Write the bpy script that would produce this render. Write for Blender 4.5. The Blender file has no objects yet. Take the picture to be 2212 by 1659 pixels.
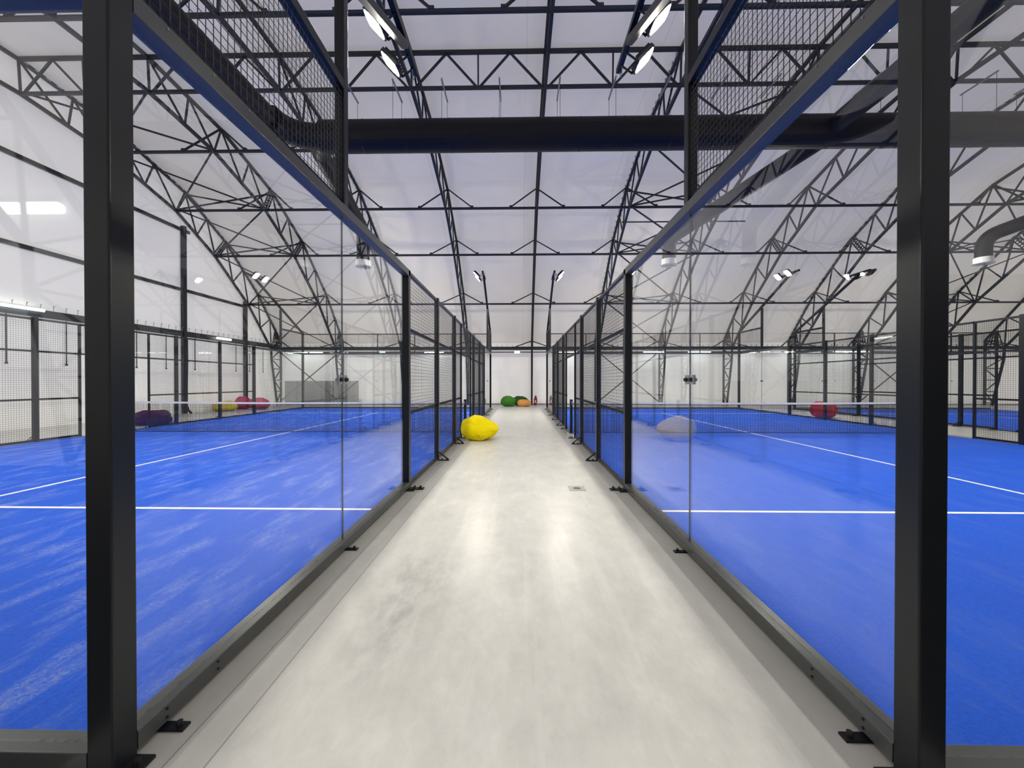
import bpy, math, random
from mathutils import Vector, noise

random.seed(7)
SC = bpy.context.scene
COL = SC.collection

# ------------------------------------------------------------------ camera
cam_data = bpy.data.cameras.new('camera')
cam = bpy.data.objects.new('camera', cam_data)
COL.objects.link(cam)
cam_data.sensor_width = 36.0
cam_data.lens = 872.0 * 36.0 / 2212.0
cam_data.clip_start = 0.05
cam_data.clip_end = 300
cam.location = (0.0, -11.504, 1.4757)
cam.rotation_euler = (math.radians(90) - 0.00667, 0.0, 0.01861)
SC.camera = cam

# ------------------------------------------------------------------ view / world
SC.view_settings.view_transform = 'Standard'
SC.view_settings.look = 'None'
SC.view_settings.gamma = 1.0
SC.view_settings.use_curve_mapping = False
SC.view_settings.exposure = 0.0
SC.cycles.max_bounces = 12
SC.cycles.diffuse_bounces = 4
SC.cycles.glossy_bounces = 6
SC.cycles.transparent_max_bounces = 36
SC.cycles.caustics_reflective = False
SC.cycles.caustics_refractive = False

SKY_STRENGTH = 1.7        # assumed sky fill, added through the translucent roof fabric
LAMP_STRENGTH = 850.0     # floodlight lenses
TUBE_STRENGTH = 9.0
world = bpy.data.worlds.new('assumed_daylight')
SC.world = world
world.use_nodes = True
bg = world.node_tree.nodes['Background']
bg.inputs['Color'].default_value = (1.0, 0.95, 0.90, 1)
bg.inputs['Strength'].default_value = SKY_STRENGTH


# ------------------------------------------------------------------ materials
def newmat(name):
    m = bpy.data.materials.new(name)
    m.use_nodes = True
    nt = m.node_tree
    for n in list(nt.nodes):
        nt.nodes.remove(n)
    out = nt.nodes.new('ShaderNodeOutputMaterial')
    return m, nt, out


def N(nt, typ, **kw):
    n = nt.nodes.new(typ)
    for k, v in kw.items():
        setattr(n, k, v)
    return n


def setin(n, **kw):
    for k, v in kw.items():
        n.inputs[k.replace('_', ' ')].default_value = v


def math_node(nt, op, a, b=None, c=None, clamp=False):
    n = N(nt, 'ShaderNodeMath', operation=op, use_clamp=clamp)
    for i, v in enumerate((a, b, c)):
        if v is None:
            continue
        if isinstance(v, (int, float)):
            n.inputs[i].default_value = v
        else:
            nt.links.new(v, n.inputs[i])
    return n.outputs[0]


def mix_col(nt, fac, a, b):
    n = N(nt, 'ShaderNodeMix', data_type='RGBA')
    for i, v in ((0, fac), (6, a), (7, b)):
        if isinstance(v, (int, float)):
            n.inputs[i].default_value = v
        elif isinstance(v, tuple):
            n.inputs[i].default_value = (*v, 1) if len(v) == 3 else v
        else:
            nt.links.new(v, n.inputs[i])
    return n.outputs[2]


def position(nt, scale=(1, 1, 1)):
    g = N(nt, 'ShaderNodeNewGeometry')
    mp = N(nt, 'ShaderNodeMapping')
    mp.inputs['Scale'].default_value = scale
    nt.links.new(g.outputs['Position'], mp.inputs['Vector'])
    return mp.outputs[0]


def noise_tex(nt, vec, scale, detail=4.0, rough=0.55):
    n = N(nt, 'ShaderNodeTexNoise')
    setin(n, Scale=scale, Detail=detail, Roughness=rough)
    nt.links.new(vec, n.inputs['Vector'])
    return n.outputs['Fac']


def ramp(nt, fac, lo, hi):
    n = N(nt, 'ShaderNodeMapRange')
    n.inputs[1].default_value = lo
    n.inputs[2].default_value = hi
    nt.links.new(fac, n.inputs[0])
    return n.outputs[0]


def bump(nt, bsdf, height, strength=0.2, dist=0.01):
    b = N(nt, 'ShaderNodeBump')
    setin(b, Strength=strength, Distance=dist)
    nt.links.new(height, b.inputs['Height'])
    nt.links.new(b.outputs[0], bsdf.inputs['Normal'])


def plain(name, color, rough=0.5, metal=0.0, spec=0.5, var=0.12, scale=6.0, bmp=0.0, coat=0.0):
    m, nt, out = newmat(name)
    b = N(nt, 'ShaderNodeBsdfPrincipled')
    setin(b, Roughness=rough, Metallic=metal)
    b.inputs['Specular IOR Level'].default_value = spec
    b.inputs['Coat Weight'].default_value = coat
    f = noise_tex(nt, position(nt), scale)
    c2 = tuple(max(0.0, c * (1 - var)) for c in color)
    c1 = tuple(min(1.0, c * (1 + var)) for c in color)
    nt.links.new(mix_col(nt, f, c2, c1), b.inputs['Base Color'])
    if bmp:
        bump(nt, b, noise_tex(nt, position(nt), scale * 8), bmp)
    nt.links.new(b.outputs[0], out.inputs[0])
    return m


M = {}
M['steel'] = plain('black_steel_paint', (0.0065, 0.0085, 0.012), rough=0.36, spec=0.36, bmp=0.03, scale=9)
M['rail'] = plain('grey_rail_paint', (0.058, 0.062, 0.062), rough=0.33, spec=0.55, bmp=0.03, scale=9)
M['truss'] = plain('dark_truss_paint', (0.020, 0.024, 0.032), rough=0.5, spec=0.35)
M['wire'] = plain('dark_wire', (0.018, 0.018, 0.020), rough=0.45, spec=0.4)
M['bolt'] = plain('black_bolt', (0.012, 0.012, 0.014), rough=0.35)
M['duct'] = plain('black_duct', (0.006, 0.006, 0.009), rough=0.5, spec=0.22, bmp=0.1, scale=2)
M['zinc'] = plain('zinc_metal', (0.30, 0.31, 0.33), rough=0.4, metal=0.7)
M['white_plastic'] = plain('white_plastic', (0.80, 0.80, 0.76), rough=0.35, var=0.04)
M['lacing'] = plain('white_lacing', (0.55, 0.55, 0.55), rough=0.7)
M['line'] = plain('white_line_fibre', (0.85, 0.85, 0.85), rough=0.9, var=0.05, scale=40)
M['net'] = plain('black_net_cord', (0.012, 0.012, 0.016), rough=0.8)
M['tape'] = plain('white_net_tape', (0.80, 0.80, 0.80), rough=0.7, var=0.05)
M['clamp'] = plain('clamp_plate', (0.33, 0.34, 0.34), rough=0.3)
M['red_paint'] = plain('red_paint', (0.30, 0.012, 0.012), rough=0.35)
M['yellow'] = plain('yellow_cloth', (0.98, 0.77, 0.002), rough=0.8, spec=0.15, var=0.06, scale=5, bmp=0.15)
M['yellow2'] = plain('mustard_cloth', (0.72, 0.56, 0.02), rough=0.8, var=0.06, scale=5, bmp=0.15)
M['green'] = plain('green_cloth', (0.045, 0.20, 0.018), rough=0.85, bmp=0.2)
M['green2'] = plain('dark_green_cloth', (0.012, 0.085, 0.015), rough=0.85, bmp=0.2)
M['orange'] = plain('orange_cloth', (0.66, 0.30, 0.075), rough=0.85, bmp=0.2)
M['purple'] = plain('purple_cloth', (0.055, 0.004, 0.10), rough=0.8, bmp=0.2)
M['magenta'] = plain('magenta_cloth', (0.42, 0.006, 0.085), rough=0.8, bmp=0.2)
M['red'] = plain('red_cloth', (0.50, 0.006, 0.02), rough=0.8, bmp=0.2)
M['drain'] = plain('drain_metal', (0.42, 0.41, 0.38), rough=0.45, metal=0.3)
M['drain_dark'] = plain('drain_dark', (0.16, 0.16, 0.15), rough=0.5)
M['unseen_dark'] = plain('dark_unseen_surface', (0.05, 0.05, 0.055), rough=0.7)  # for the unseen dark floor and wall added behind the camera


def make_membrane(name, col, trans_w, seam=True):
    m, nt, out = newmat(name)
    g = position(nt)
    sep = N(nt, 'ShaderNodeSeparateXYZ')
    nt.links.new(g, sep.inputs[0])
    f = noise_tex(nt, position(nt, (0.5, 0.25, 0.25)), 1.0, 3)
    c = mix_col(nt, f, tuple(x * 0.93 for x in col), col)
    if seam:
        # welded fabric seams, one between each pair of frames
        x = math_node(nt, 'ADD', sep.outputs[0], 200.0 - 0.767 + 2.55)
        md = math_node(nt, 'MODULO', x, 4.0)
        d = math_node(nt, 'ABSOLUTE', math_node(nt, 'SUBTRACT', md, 2.0))
        near = math_node(nt, 'LESS_THAN', d, 0.018)
        c = mix_col(nt, math_node(nt, 'MULTIPLY', near, 0.28), c, (0.35, 0.36, 0.42))
    dif = N(nt, 'ShaderNodeBsdfDiffuse')
    nt.links.new(c, dif.inputs[0])
    tr = N(nt, 'ShaderNodeBsdfTranslucent')
    tr.inputs[0].default_value = (0.96, 0.94, 0.95, 1)
    mx = N(nt, 'ShaderNodeMixShader')
    mx.inputs[0].default_value = trans_w
    nt.links.new(dif.outputs[0], mx.inputs[1])
    nt.links.new(tr.outputs[0], mx.inputs[2])
    nt.links.new(mx.outputs[0], out.inputs[0])
    # soft wrinkles in the stretched cloth
    b = N(nt, 'ShaderNodeBump')
    setin(b, Strength=0.25, Distance=0.05)
    nt.links.new(noise_tex(nt, position(nt, (0.35, 1.0, 1.0)), 1.4, 3), b.inputs['Height'])
    nt.links.new(b.outputs[0], dif.inputs['Normal'])
    return m


M['roof'] = make_membrane('white_roof_fabric', (0.84, 0.80, 0.71), 0.135)
M['fabric'] = make_membrane('white_wall_fabric', (0.88, 0.88, 0.88), 0.19, seam=False)


def make_concrete():
    m, nt, out = newmat('polished_concrete')
    b = N(nt, 'ShaderNodeBsdfPrincipled')
    p = position(nt)
    sep = N(nt, 'ShaderNodeSeparateXYZ')
    nt.links.new(p, sep.inputs[0])
    x = sep.outputs[0]
    n1 = noise_tex(nt, position(nt, (1.0, 0.30, 1)), 1.1, 5, 0.55)
    n2 = noise_tex(nt, position(nt, (1.0, 0.5, 1)), 7, 6, 0.65)
    n3 = noise_tex(nt, position(nt, (1.0, 0.18, 1)), 14, 5, 0.7)
    c = mix_col(nt, ramp(nt, n1, 0.3, 0.7), (0.575, 0.572, 0.545), (0.63, 0.622, 0.595))
    st = math_node(nt, 'MULTIPLY', ramp(nt, n2, 0.54, 0.80), ramp(nt, n1, 0.60, 0.42))
    c = mix_col(nt, math_node(nt, 'MULTIPLY', st, 0.22), c, (0.36, 0.37, 0.36))
    c = mix_col(nt, math_node(nt, 'MULTIPLY', ramp(nt, n3, 0.62, 0.8), 0.10), c, (0.76, 0.76, 0.74))
    # trowel blotches, rubbed streaks along the walkway, small chips
    n4 = noise_tex(nt, position(nt, (1.0, 0.55, 1)), 4.2, 8, 0.72)
    c = mix_col(nt, math_node(nt, 'MULTIPLY', ramp(nt, n4, 0.50, 0.68), 0.42), c, (0.42, 0.425, 0.41))
    c = mix_col(nt, math_node(nt, 'MULTIPLY', ramp(nt, n4, 0.48, 0.32), 0.5), c, (0.76, 0.755, 0.73))
    n5 = noise_tex(nt, position(nt, (1.0, 0.05, 1)), 9, 4, 0.6)
    c = mix_col(nt, math_node(nt, 'MULTIPLY', ramp(nt, n5, 0.54, 0.70), 0.25), c, (0.78, 0.775, 0.75))
    n6 = noise_tex(nt, position(nt), 11, 3, 0.6)
    c = mix_col(nt, math_node(nt, 'MULTIPLY', ramp(nt, n6, 0.735, 0.79), 0.5), c, (0.30, 0.29, 0.26))
    # a scuffed grey patch on the left of the walkway
    ly = N(nt, 'ShaderNodeVectorMath', operation='DISTANCE')
    sc = N(nt, 'ShaderNodeMapping')
    sc.inputs['Scale'].default_value = (1.6, 0.6, 1)
    nt.links.new(p, sc.inputs['Vector'])
    nt.links.new(sc.outputs[0], ly.inputs[0])
    ly.inputs[1].default_value = (-0.78 * 1.6, -8.75 * 0.6, 0)
    patch = math_node(nt, 'MULTIPLY', ramp(nt, ly.outputs['Value'], 0.62, 0.0), ramp(nt, n2, 0.42, 0.66))
    c = mix_col(nt, math_node(nt, 'MULTIPLY', patch, 0.8), c, (0.30, 0.31, 0.31))
    # poured side strips with their joints, plus a painted shade band at right
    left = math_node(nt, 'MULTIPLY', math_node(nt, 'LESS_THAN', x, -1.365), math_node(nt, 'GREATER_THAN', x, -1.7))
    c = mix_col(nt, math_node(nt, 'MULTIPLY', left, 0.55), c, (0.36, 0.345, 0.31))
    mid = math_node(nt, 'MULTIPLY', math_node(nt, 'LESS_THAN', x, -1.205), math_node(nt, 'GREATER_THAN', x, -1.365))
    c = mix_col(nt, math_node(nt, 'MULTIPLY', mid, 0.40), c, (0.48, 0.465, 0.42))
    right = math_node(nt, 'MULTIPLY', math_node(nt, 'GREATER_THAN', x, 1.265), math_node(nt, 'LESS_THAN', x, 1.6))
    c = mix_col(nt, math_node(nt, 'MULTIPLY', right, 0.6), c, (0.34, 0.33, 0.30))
    shade_band = math_node(nt, 'MULTIPLY', math_node(nt, 'GREATER_THAN', x, 1.12), math_node(nt, 'LESS_THAN', x, 1.265))  # soft shadow edge painted into the floor colour
    c = mix_col(nt, math_node(nt, 'MULTIPLY', shade_band, 0.3), c, (0.42, 0.41, 0.38))
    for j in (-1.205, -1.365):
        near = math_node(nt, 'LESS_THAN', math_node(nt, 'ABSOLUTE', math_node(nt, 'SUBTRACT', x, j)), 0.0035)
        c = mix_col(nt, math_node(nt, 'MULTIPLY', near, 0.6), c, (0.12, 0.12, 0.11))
    nt.links.new(c, b.inputs['Base Color'])
    r = math_node(nt, 'MULTIPLY_ADD', n1, 0.16, 0.24)
    nt.links.new(r, b.inputs['Roughness'])
    b.inputs['Specular IOR Level'].default_value = 0.34
    bump(nt, b, n2, 0.02, 0.002)
    nt.links.new(b.outputs[0], out.inputs[0])
    return m


def make_turf():
    m, nt, out = newmat('blue_turf')
    b = N(nt, 'ShaderNodeBsdfPrincipled')
    mp = N(nt, 'ShaderNodeMapping')
    mp.inputs['Rotation'].default_value = (0, 0, math.radians(28))
    mp.inputs['Scale'].default_value = (1.0, 0.30, 1)
    nt.links.new(position(nt), mp.inputs['Vector'])
    n1 = noise_tex(nt, mp.outputs[0], 4.0, 9, 0.72)
    n2 = noise_tex(nt, position(nt, (1, 1, 0)), 42, 6, 0.85)
    n3 = noise_tex(nt, position(nt), 0.55, 3, 0.5)
    c = mix_col(nt, n3, (0.0012, 0.100, 0.75), (0.003, 0.135, 0.88))
    c = mix_col(nt, math_node(nt, 'MULTIPLY', ramp(nt, n2, 0.40, 0.62), 0.55), c, (0.0, 0.045, 0.45))
    sp = N(nt, 'ShaderNodeSeparateXYZ')
    nt.links.new(position(nt), sp.inputs[0])
    swept = math_node(nt, 'MULTIPLY_ADD', math_node(nt, 'LESS_THAN', sp.outputs[0], 0.0), 0.72, 0.28)   # left court carries more sand
    sand = math_node(nt, 'MULTIPLY', ramp(nt, n1, 0.49, 0.70), ramp(nt, n2, 0.42, 0.60))
    sand = math_node(nt, 'MULTIPLY', sand, swept)
    c = mix_col(nt, math_node(nt, 'MULTIPLY', sand, 0.85), c, (0.42, 0.50, 0.80))
    nt.links.new(c, b.inputs['Base Color'])
    setin(b, Roughness=0.62)
    b.inputs['Specular IOR Level'].default_value = 0.12
    b.inputs['Sheen Weight'].default_value = 0.06
    b.inputs['Sheen Roughness'].default_value = 0.4
    b.inputs['Sheen Tint'].default_value = (0.7, 0.78, 1, 1)
    bump(nt, b, n2, 0.7, 0.008)
    nt.links.new(b.outputs[0], out.inputs[0])
    return m


def make_glass(name, tint, f0=0.037, base=0.0, basecol=(0.3, 0.3, 0.3)):
    m, nt, out = newmat(name)
    g = N(nt, 'ShaderNodeNewGeometry')
    dt = N(nt, 'ShaderNodeVectorMath', operation='DOT_PRODUCT')
    nt.links.new(g.outputs['Incoming'], dt.inputs[0])
    nt.links.new(g.outputs['Normal'], dt.inputs[1])
    c = math_node(nt, 'ABSOLUTE', dt.outputs['Value'])
    om = math_node(nt, 'SUBTRACT', 1.0, c, clamp=True)
    p5 = math_node(nt, 'POWER', om, 5.0)
    fr = math_node(nt, 'MULTIPLY_ADD', p5, 1 - f0, f0, clamp=True)
    tr = N(nt, 'ShaderNodeBsdfTransparent')
    tr.inputs[0].default_value = (*tint, 1)
    gl = N(nt, 'ShaderNodeBsdfGlossy')
    gl.inputs['Color'].default_value = (1, 1, 1, 1)
    gl.inputs['Roughness'].default_value = 0.0
    mx = N(nt, 'ShaderNodeMixShader')
    src = tr.outputs[0]
    if base:
        df = N(nt, 'ShaderNodeBsdfDiffuse')
        df.inputs[0].default_value = (*basecol, 1)
        m2 = N(nt, 'ShaderNodeMixShader')
        m2.inputs[0].default_value = base
        nt.links.new(tr.outputs[0], m2.inputs[1])
        nt.links.new(df.outputs[0], m2.inputs[2])
        src = m2.outputs[0]
    nt.links.new(fr, mx.inputs[0])
    nt.links.new(src, mx.inputs[1])
    nt.links.new(gl.outputs[0], mx.inputs[2])
    nt.links.new(mx.outputs[0], out.inputs[0])
    return m


def make_emit(name, col, strength):
    m, nt, out = newmat(name)
    e = N(nt, 'ShaderNodeEmission')
    e.inputs[0].default_value = (*col, 1)
    e.inputs[1].default_value = strength
    nt.links.new(e.outputs[0], out.inputs[0])
    return m


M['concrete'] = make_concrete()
M['turf'] = make_turf()
M['glass'] = make_glass('clear_court_glass', (0.972, 0.982, 0.978))
M['glass_edge'] = plain('glass_edge', (0.10, 0.14, 0.16), rough=0.2)
M['smoked'] = make_glass('smoked_panel', (0.70, 0.71, 0.71), base=0.35, basecol=(0.20, 0.21, 0.21))
M['lens'] = make_emit('floodlight_lens', (1.0, 0.95, 0.82), LAMP_STRENGTH)
M['tube'] = make_emit('tube_light', (0.93, 1.0, 0.97), TUBE_STRENGTH)
M['exit_glow'] = make_emit('exit_light_glow', (0.55, 1.0, 0.62), 2.2)


# ------------------------------------------------------------------ mesh helpers
class MB:
    def __init__(self):
        self.v, self.f = [], []

    def box(self, a, b):
        x0, y0, z0 = (min(a[i], b[i]) for i in range(3))
        x1, y1, z1 = (max(a[i], b[i]) for i in range(3))
        n = len(self.v)
        self.v += [(x0, y0, z0), (x1, y0, z0), (x1, y1, z0), (x0, y1, z0),
                   (x0, y0, z1), (x1, y0, z1), (x1, y1, z1), (x0, y1, z1)]
        self.f += [tuple(n + i for i in q) for q in
                   ((3, 2, 1, 0), (4, 5, 6, 7), (0, 1, 5, 4), (1, 2, 6, 5), (2, 3, 7, 6), (3, 0, 4, 7))]
        return self

    def loft(self, rings, cap=True):
        n = len(self.v)
        k = len(rings[0])
        for r in rings:
            self.v += [tuple(p) for p in r]
        for i in range(len(rings) - 1):
            for j in range(k):
                a, b = n + i * k + j, n + i * k + (j + 1) % k
                self.f.append((a, b, b + k, a + k))
        if cap:
            self.f.append(tuple(n + j for j in reversed(range(k))))
            self.f.append(tuple(n + (len(rings) - 1) * k + j for j in range(k)))
        return self

    def bar(self, p, q, w, h=None, r=0.0, up=(0, 0, 1)):
        """rectangular tube from p to q, w wide, h high, r rounded corners"""
        h = h or w
        p, q = Vector(p), Vector(q)
        d = (q - p).normalized()
        u = Vector(up)
        if abs(d.dot(u)) > 0.98:
            u = Vector((0, 1, 0)) if abs(d.y) < 0.9 else Vector((1, 0, 0))
        s = d.cross(u).normalized()
        u = s.cross(d).normalized()
        prof = []
        if r:
            for cx, cy, a0 in ((1, 1, 0), (-1, 1, 90), (-1, -1, 180), (1, -1, 270)):
                for t in (0, 30, 60, 90):
                    a = math.radians(a0 + t)
                    prof.append((cx * (w / 2 - r) + r * math.cos(a), cy * (h / 2 - r) + r * math.sin(a)))
        else:
            prof = [(w / 2, h / 2), (-w / 2, h / 2), (-w / 2, -h / 2), (w / 2, -h / 2)]
        return self.loft([[c + s * x + u * y for x, y in prof] for c in (p, q)])

    def tube(self, pts, r, n=10, cap=True):
        pts = [Vector(p) for p in pts]
        rings = []
        ref = None
        for i, p in enumerate(pts):
            d = (pts[min(i + 1, len(pts) - 1)] - pts[max(i - 1, 0)]).normalized()
            if ref is None:
                ref = Vector((0, 0, 1)) if abs(d.z) < 0.9 else Vector((1, 0, 0))
            s = d.cross(ref).normalized()
            ref = s.cross(d).normalized()
            rr = r[i] if isinstance(r, (list, tuple)) else r
            rings.append([p + s * (rr * math.cos(2 * math.pi * k / n)) + ref * (rr * math.sin(2 * math.pi * k / n)) for k in range(n)])
        return self.loft(rings, cap)

    def wire(self, p, q, r):
        """thin three-sided wire"""
        p, q = Vector(p), Vector(q)
        d = (q - p).normalized()
        u = Vector((0, 0, 1)) if abs(d.z) < 0.9 else Vector((1, 0, 0))
        s = d.cross(u).normalized()
        u = s.cross(d)
        prof = [(r * math.cos(a), r * math.sin(a)) for a in (0.5, 2.594, 4.689)]
        return self.loft([[c + s * x + u * y for x, y in prof] for c in (p, q)], cap=False)

    def build(self, name, mat, parent=None, smooth=False, **tags):
        me = bpy.data.meshes.new(name)
        loc = Vector((0, 0, 0))
        if parent is None and self.v:
            xs, ys, zs = zip(*self.v)
            loc = Vector(((min(xs) + max(xs)) / 2, (min(ys) + max(ys)) / 2, min(zs)))
        elif parent is not None:
            loc = Vector(parent.get('_base', (0, 0, 0)))
        me.from_pydata([tuple(Vector(v) - loc) for v in self.v], [], self.f)
        me.materials.append(mat)
        me.update()
        if smooth:
            for p in me.polygons:
                p.use_smooth = True
        o = bpy.data.objects.new(name, me)
        COL.objects.link(o)
        if parent is not None:
            o.parent = parent
            o['_base'] = tuple(loc)
        else:
            o.location = loc
            o['_base'] = tuple(loc)
        for k, v in tags.items():
            o[k] = v
        return o


def thing(name, loc, label, cat, group=None):
    o = bpy.data.objects.new(name, None)
    COL.objects.link(o)
    o.location = loc
    o.empty_display_size = 0.1
    o['_base'] = tuple(loc)
    o['label'] = label
    o['category'] = cat
    if group:
        o['group'] = group
    return o


def clean():
    for o in bpy.data.objects:
        if '_base' in o:
            del o['_base']


ORD = ['first', 'second', 'third', 'fourth', 'fifth', 'sixth', 'seventh', 'eighth', 'ninth', 'tenth', 'eleventh', 'twelfth']

# ------------------------------------------------------------------ hall shell
XL, XR = -15.36, 33.2
RIB0, STEP = 0.767, 4.0
# inner / outer chord of one frame, far half: (Y, Z) from eave to ridge
INN = [(13.00, 3.47), (10.93, 5.77), (8.47, 7.73), (6.18, 9.04), (3.20, 9.93), (0.60, 10.25)]
OUT = [(14.00, 4.00), (11.77, 6.53), (9.21, 8.68), (6.65, 10.08), (3.55, 10.95), (0.55, 11.27)]
MIR = -1.3
INN_N = [(MIR - y, z) for y, z in INN]
OUT_N = [(MIR - y, z) for y, z in OUT]
YF, YN = 14.08, MIR - 14.08


def catmull(pts, n=6):
    out = []
    for i in range(len(pts) - 1):
        p0 = pts[max(i - 1, 0)]
        p1, p2 = pts[i], pts[i + 1]
        p3 = pts[min(i + 2, len(pts) - 1)]
        for k in range(n):
            t = k / n
            out.append(tuple(0.5 * ((2 * p1[j]) + (-p0[j] + p2[j]) * t + (2 * p0[j] - 5 * p1[j] + 4 * p2[j] - p3[j]) * t * t
                                    + (-p0[j] + 3 * p1[j] - 3 * p2[j] + p3[j]) * t ** 3) for j in range(2)))
    out.append(pts[-1])
    return out


arch = OUT + list(reversed(OUT_N))
fine = catmull(arch, 5)
# push the fabric just outside the outer chord
off = []
for i, (y, z) in enumerate(fine):
    a, b = fine[max(i - 1, 0)], fine[min(i + 1, len(fine) - 1)]
    ty, tz = b[0] - a[0], b[1] - a[1]
    l = math.hypot(ty, tz)
    ny, nz = tz / l, -ty / l            # outward normal for a path running towards -Y
    off.append((y + ny * 0.085, z + nz * 0.085))
off[0] = (YF, 3.9)
off[-1] = (YN, 3.9)

mb = MB()
nx = 49
for i in range(nx):
    x = XL + (XR - XL) * i / (nx - 1)
    for (y, z) in off:
        mb.v.append((x, y, z))
k = len(off)
for i in range(nx - 1):
    for j in range(k - 1):
        mb.f.append((i * k + j, i * k + j + 1, (i + 1) * k + j + 1, (i + 1) * k + j))
mb.build('ceiling', M['roof'], smooth=True, kind='structure')

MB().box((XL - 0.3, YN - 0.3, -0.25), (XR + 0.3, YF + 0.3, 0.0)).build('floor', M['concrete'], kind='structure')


def sheet(name, pts, mat):
    mb = MB()
    mb.v = pts
    mb.f = [tuple(range(len(pts)))]
    return mb.build(name, mat, kind='structure')


sheet('wall_far', [(XL, YF, 0), (XR, YF, 0), (XR, YF, 3.92), (XL, YF, 3.92)], M['fabric'])
sheet('wall_near', [(XL, YN, 0), (XR, YN, 0), (XR, YN, 3.92), (XL, YN, 3.92)], M['fabric'])
prof = [(YF, 0)] + off + [(YN, 0)]
sheet('wall_left', [(XL, y, z) for y, z in prof], M['fabric'])
sheet('wall_right', [(XR, y, z) for y, z in prof], M['fabric'])
MB().box((XL + 0.0, YF - 0.05, 0), (XR, YF - 0.02, 0.07)).build('baseboard_far', M['zinc'], kind='structure')
# unseen dark flooring added behind the photographer to cut reflections in the end glass
for x0, x1 in ((XL, -1.75), (1.65, XR)):
    MB().box((x0, YN, 0.0), (x1, -10.07, 0.006)).build('floor_unseen_dark', M['unseen_dark'], kind='structure')
# unseen dark wall added behind the photographer for dark reflections in the right glass
MB().box((4.2, -14.9, 0), (16.0, -14.75, 3.1)).build('wall_unseen_dark', M['unseen_dark'], kind='structure')

# ------------------------------------------------------------------ frames (arched lattice trusses)


def P2(x, yz, dx=0.0):
    return (x + dx, yz[0], yz[1])


def half_nodes(inn, out):
    I, O = [], []
    for i in range(len(inn) - 1):
        for t in (0, 0.5):
            I.append(tuple(inn[i][j] * (1 - t) + inn[i + 1][j] * t for j in range(2)))
            O.append(tuple(out[i][j] * (1 - t) + out[i + 1][j] * t for j in range(2)))
    I.append(inn[-1])
    O.append(out[-1])
    return I, O


def rib_label(kk):
    r = {-4: 'arched steel roof frame standing against the left gable wall',
         -3: 'arched steel roof frame nearest the left gable frame',
         -2: 'arched steel roof frame over left court, lacing along its outer chord',
         -1: 'arched steel roof frame just left of the walkway, above yellow bean bag',
         0: 'arched steel roof frame seen edge-on in the centre, foot beside extinguisher',
         1: 'laced arched roof frame just right of the walkway',
         2: 'arched steel roof frame second to the right of the walkway',
         3: 'arched steel roof frame over middle of the right court',
         4: 'arched steel roof frame behind the red bean bag corner',
         5: 'arched steel roof frame at the second walkway on the right',
         6: 'arched steel roof frame over the farther right court',
         7: 'last visible arched steel roof frame at the far right'}
    return r[kk]


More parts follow.
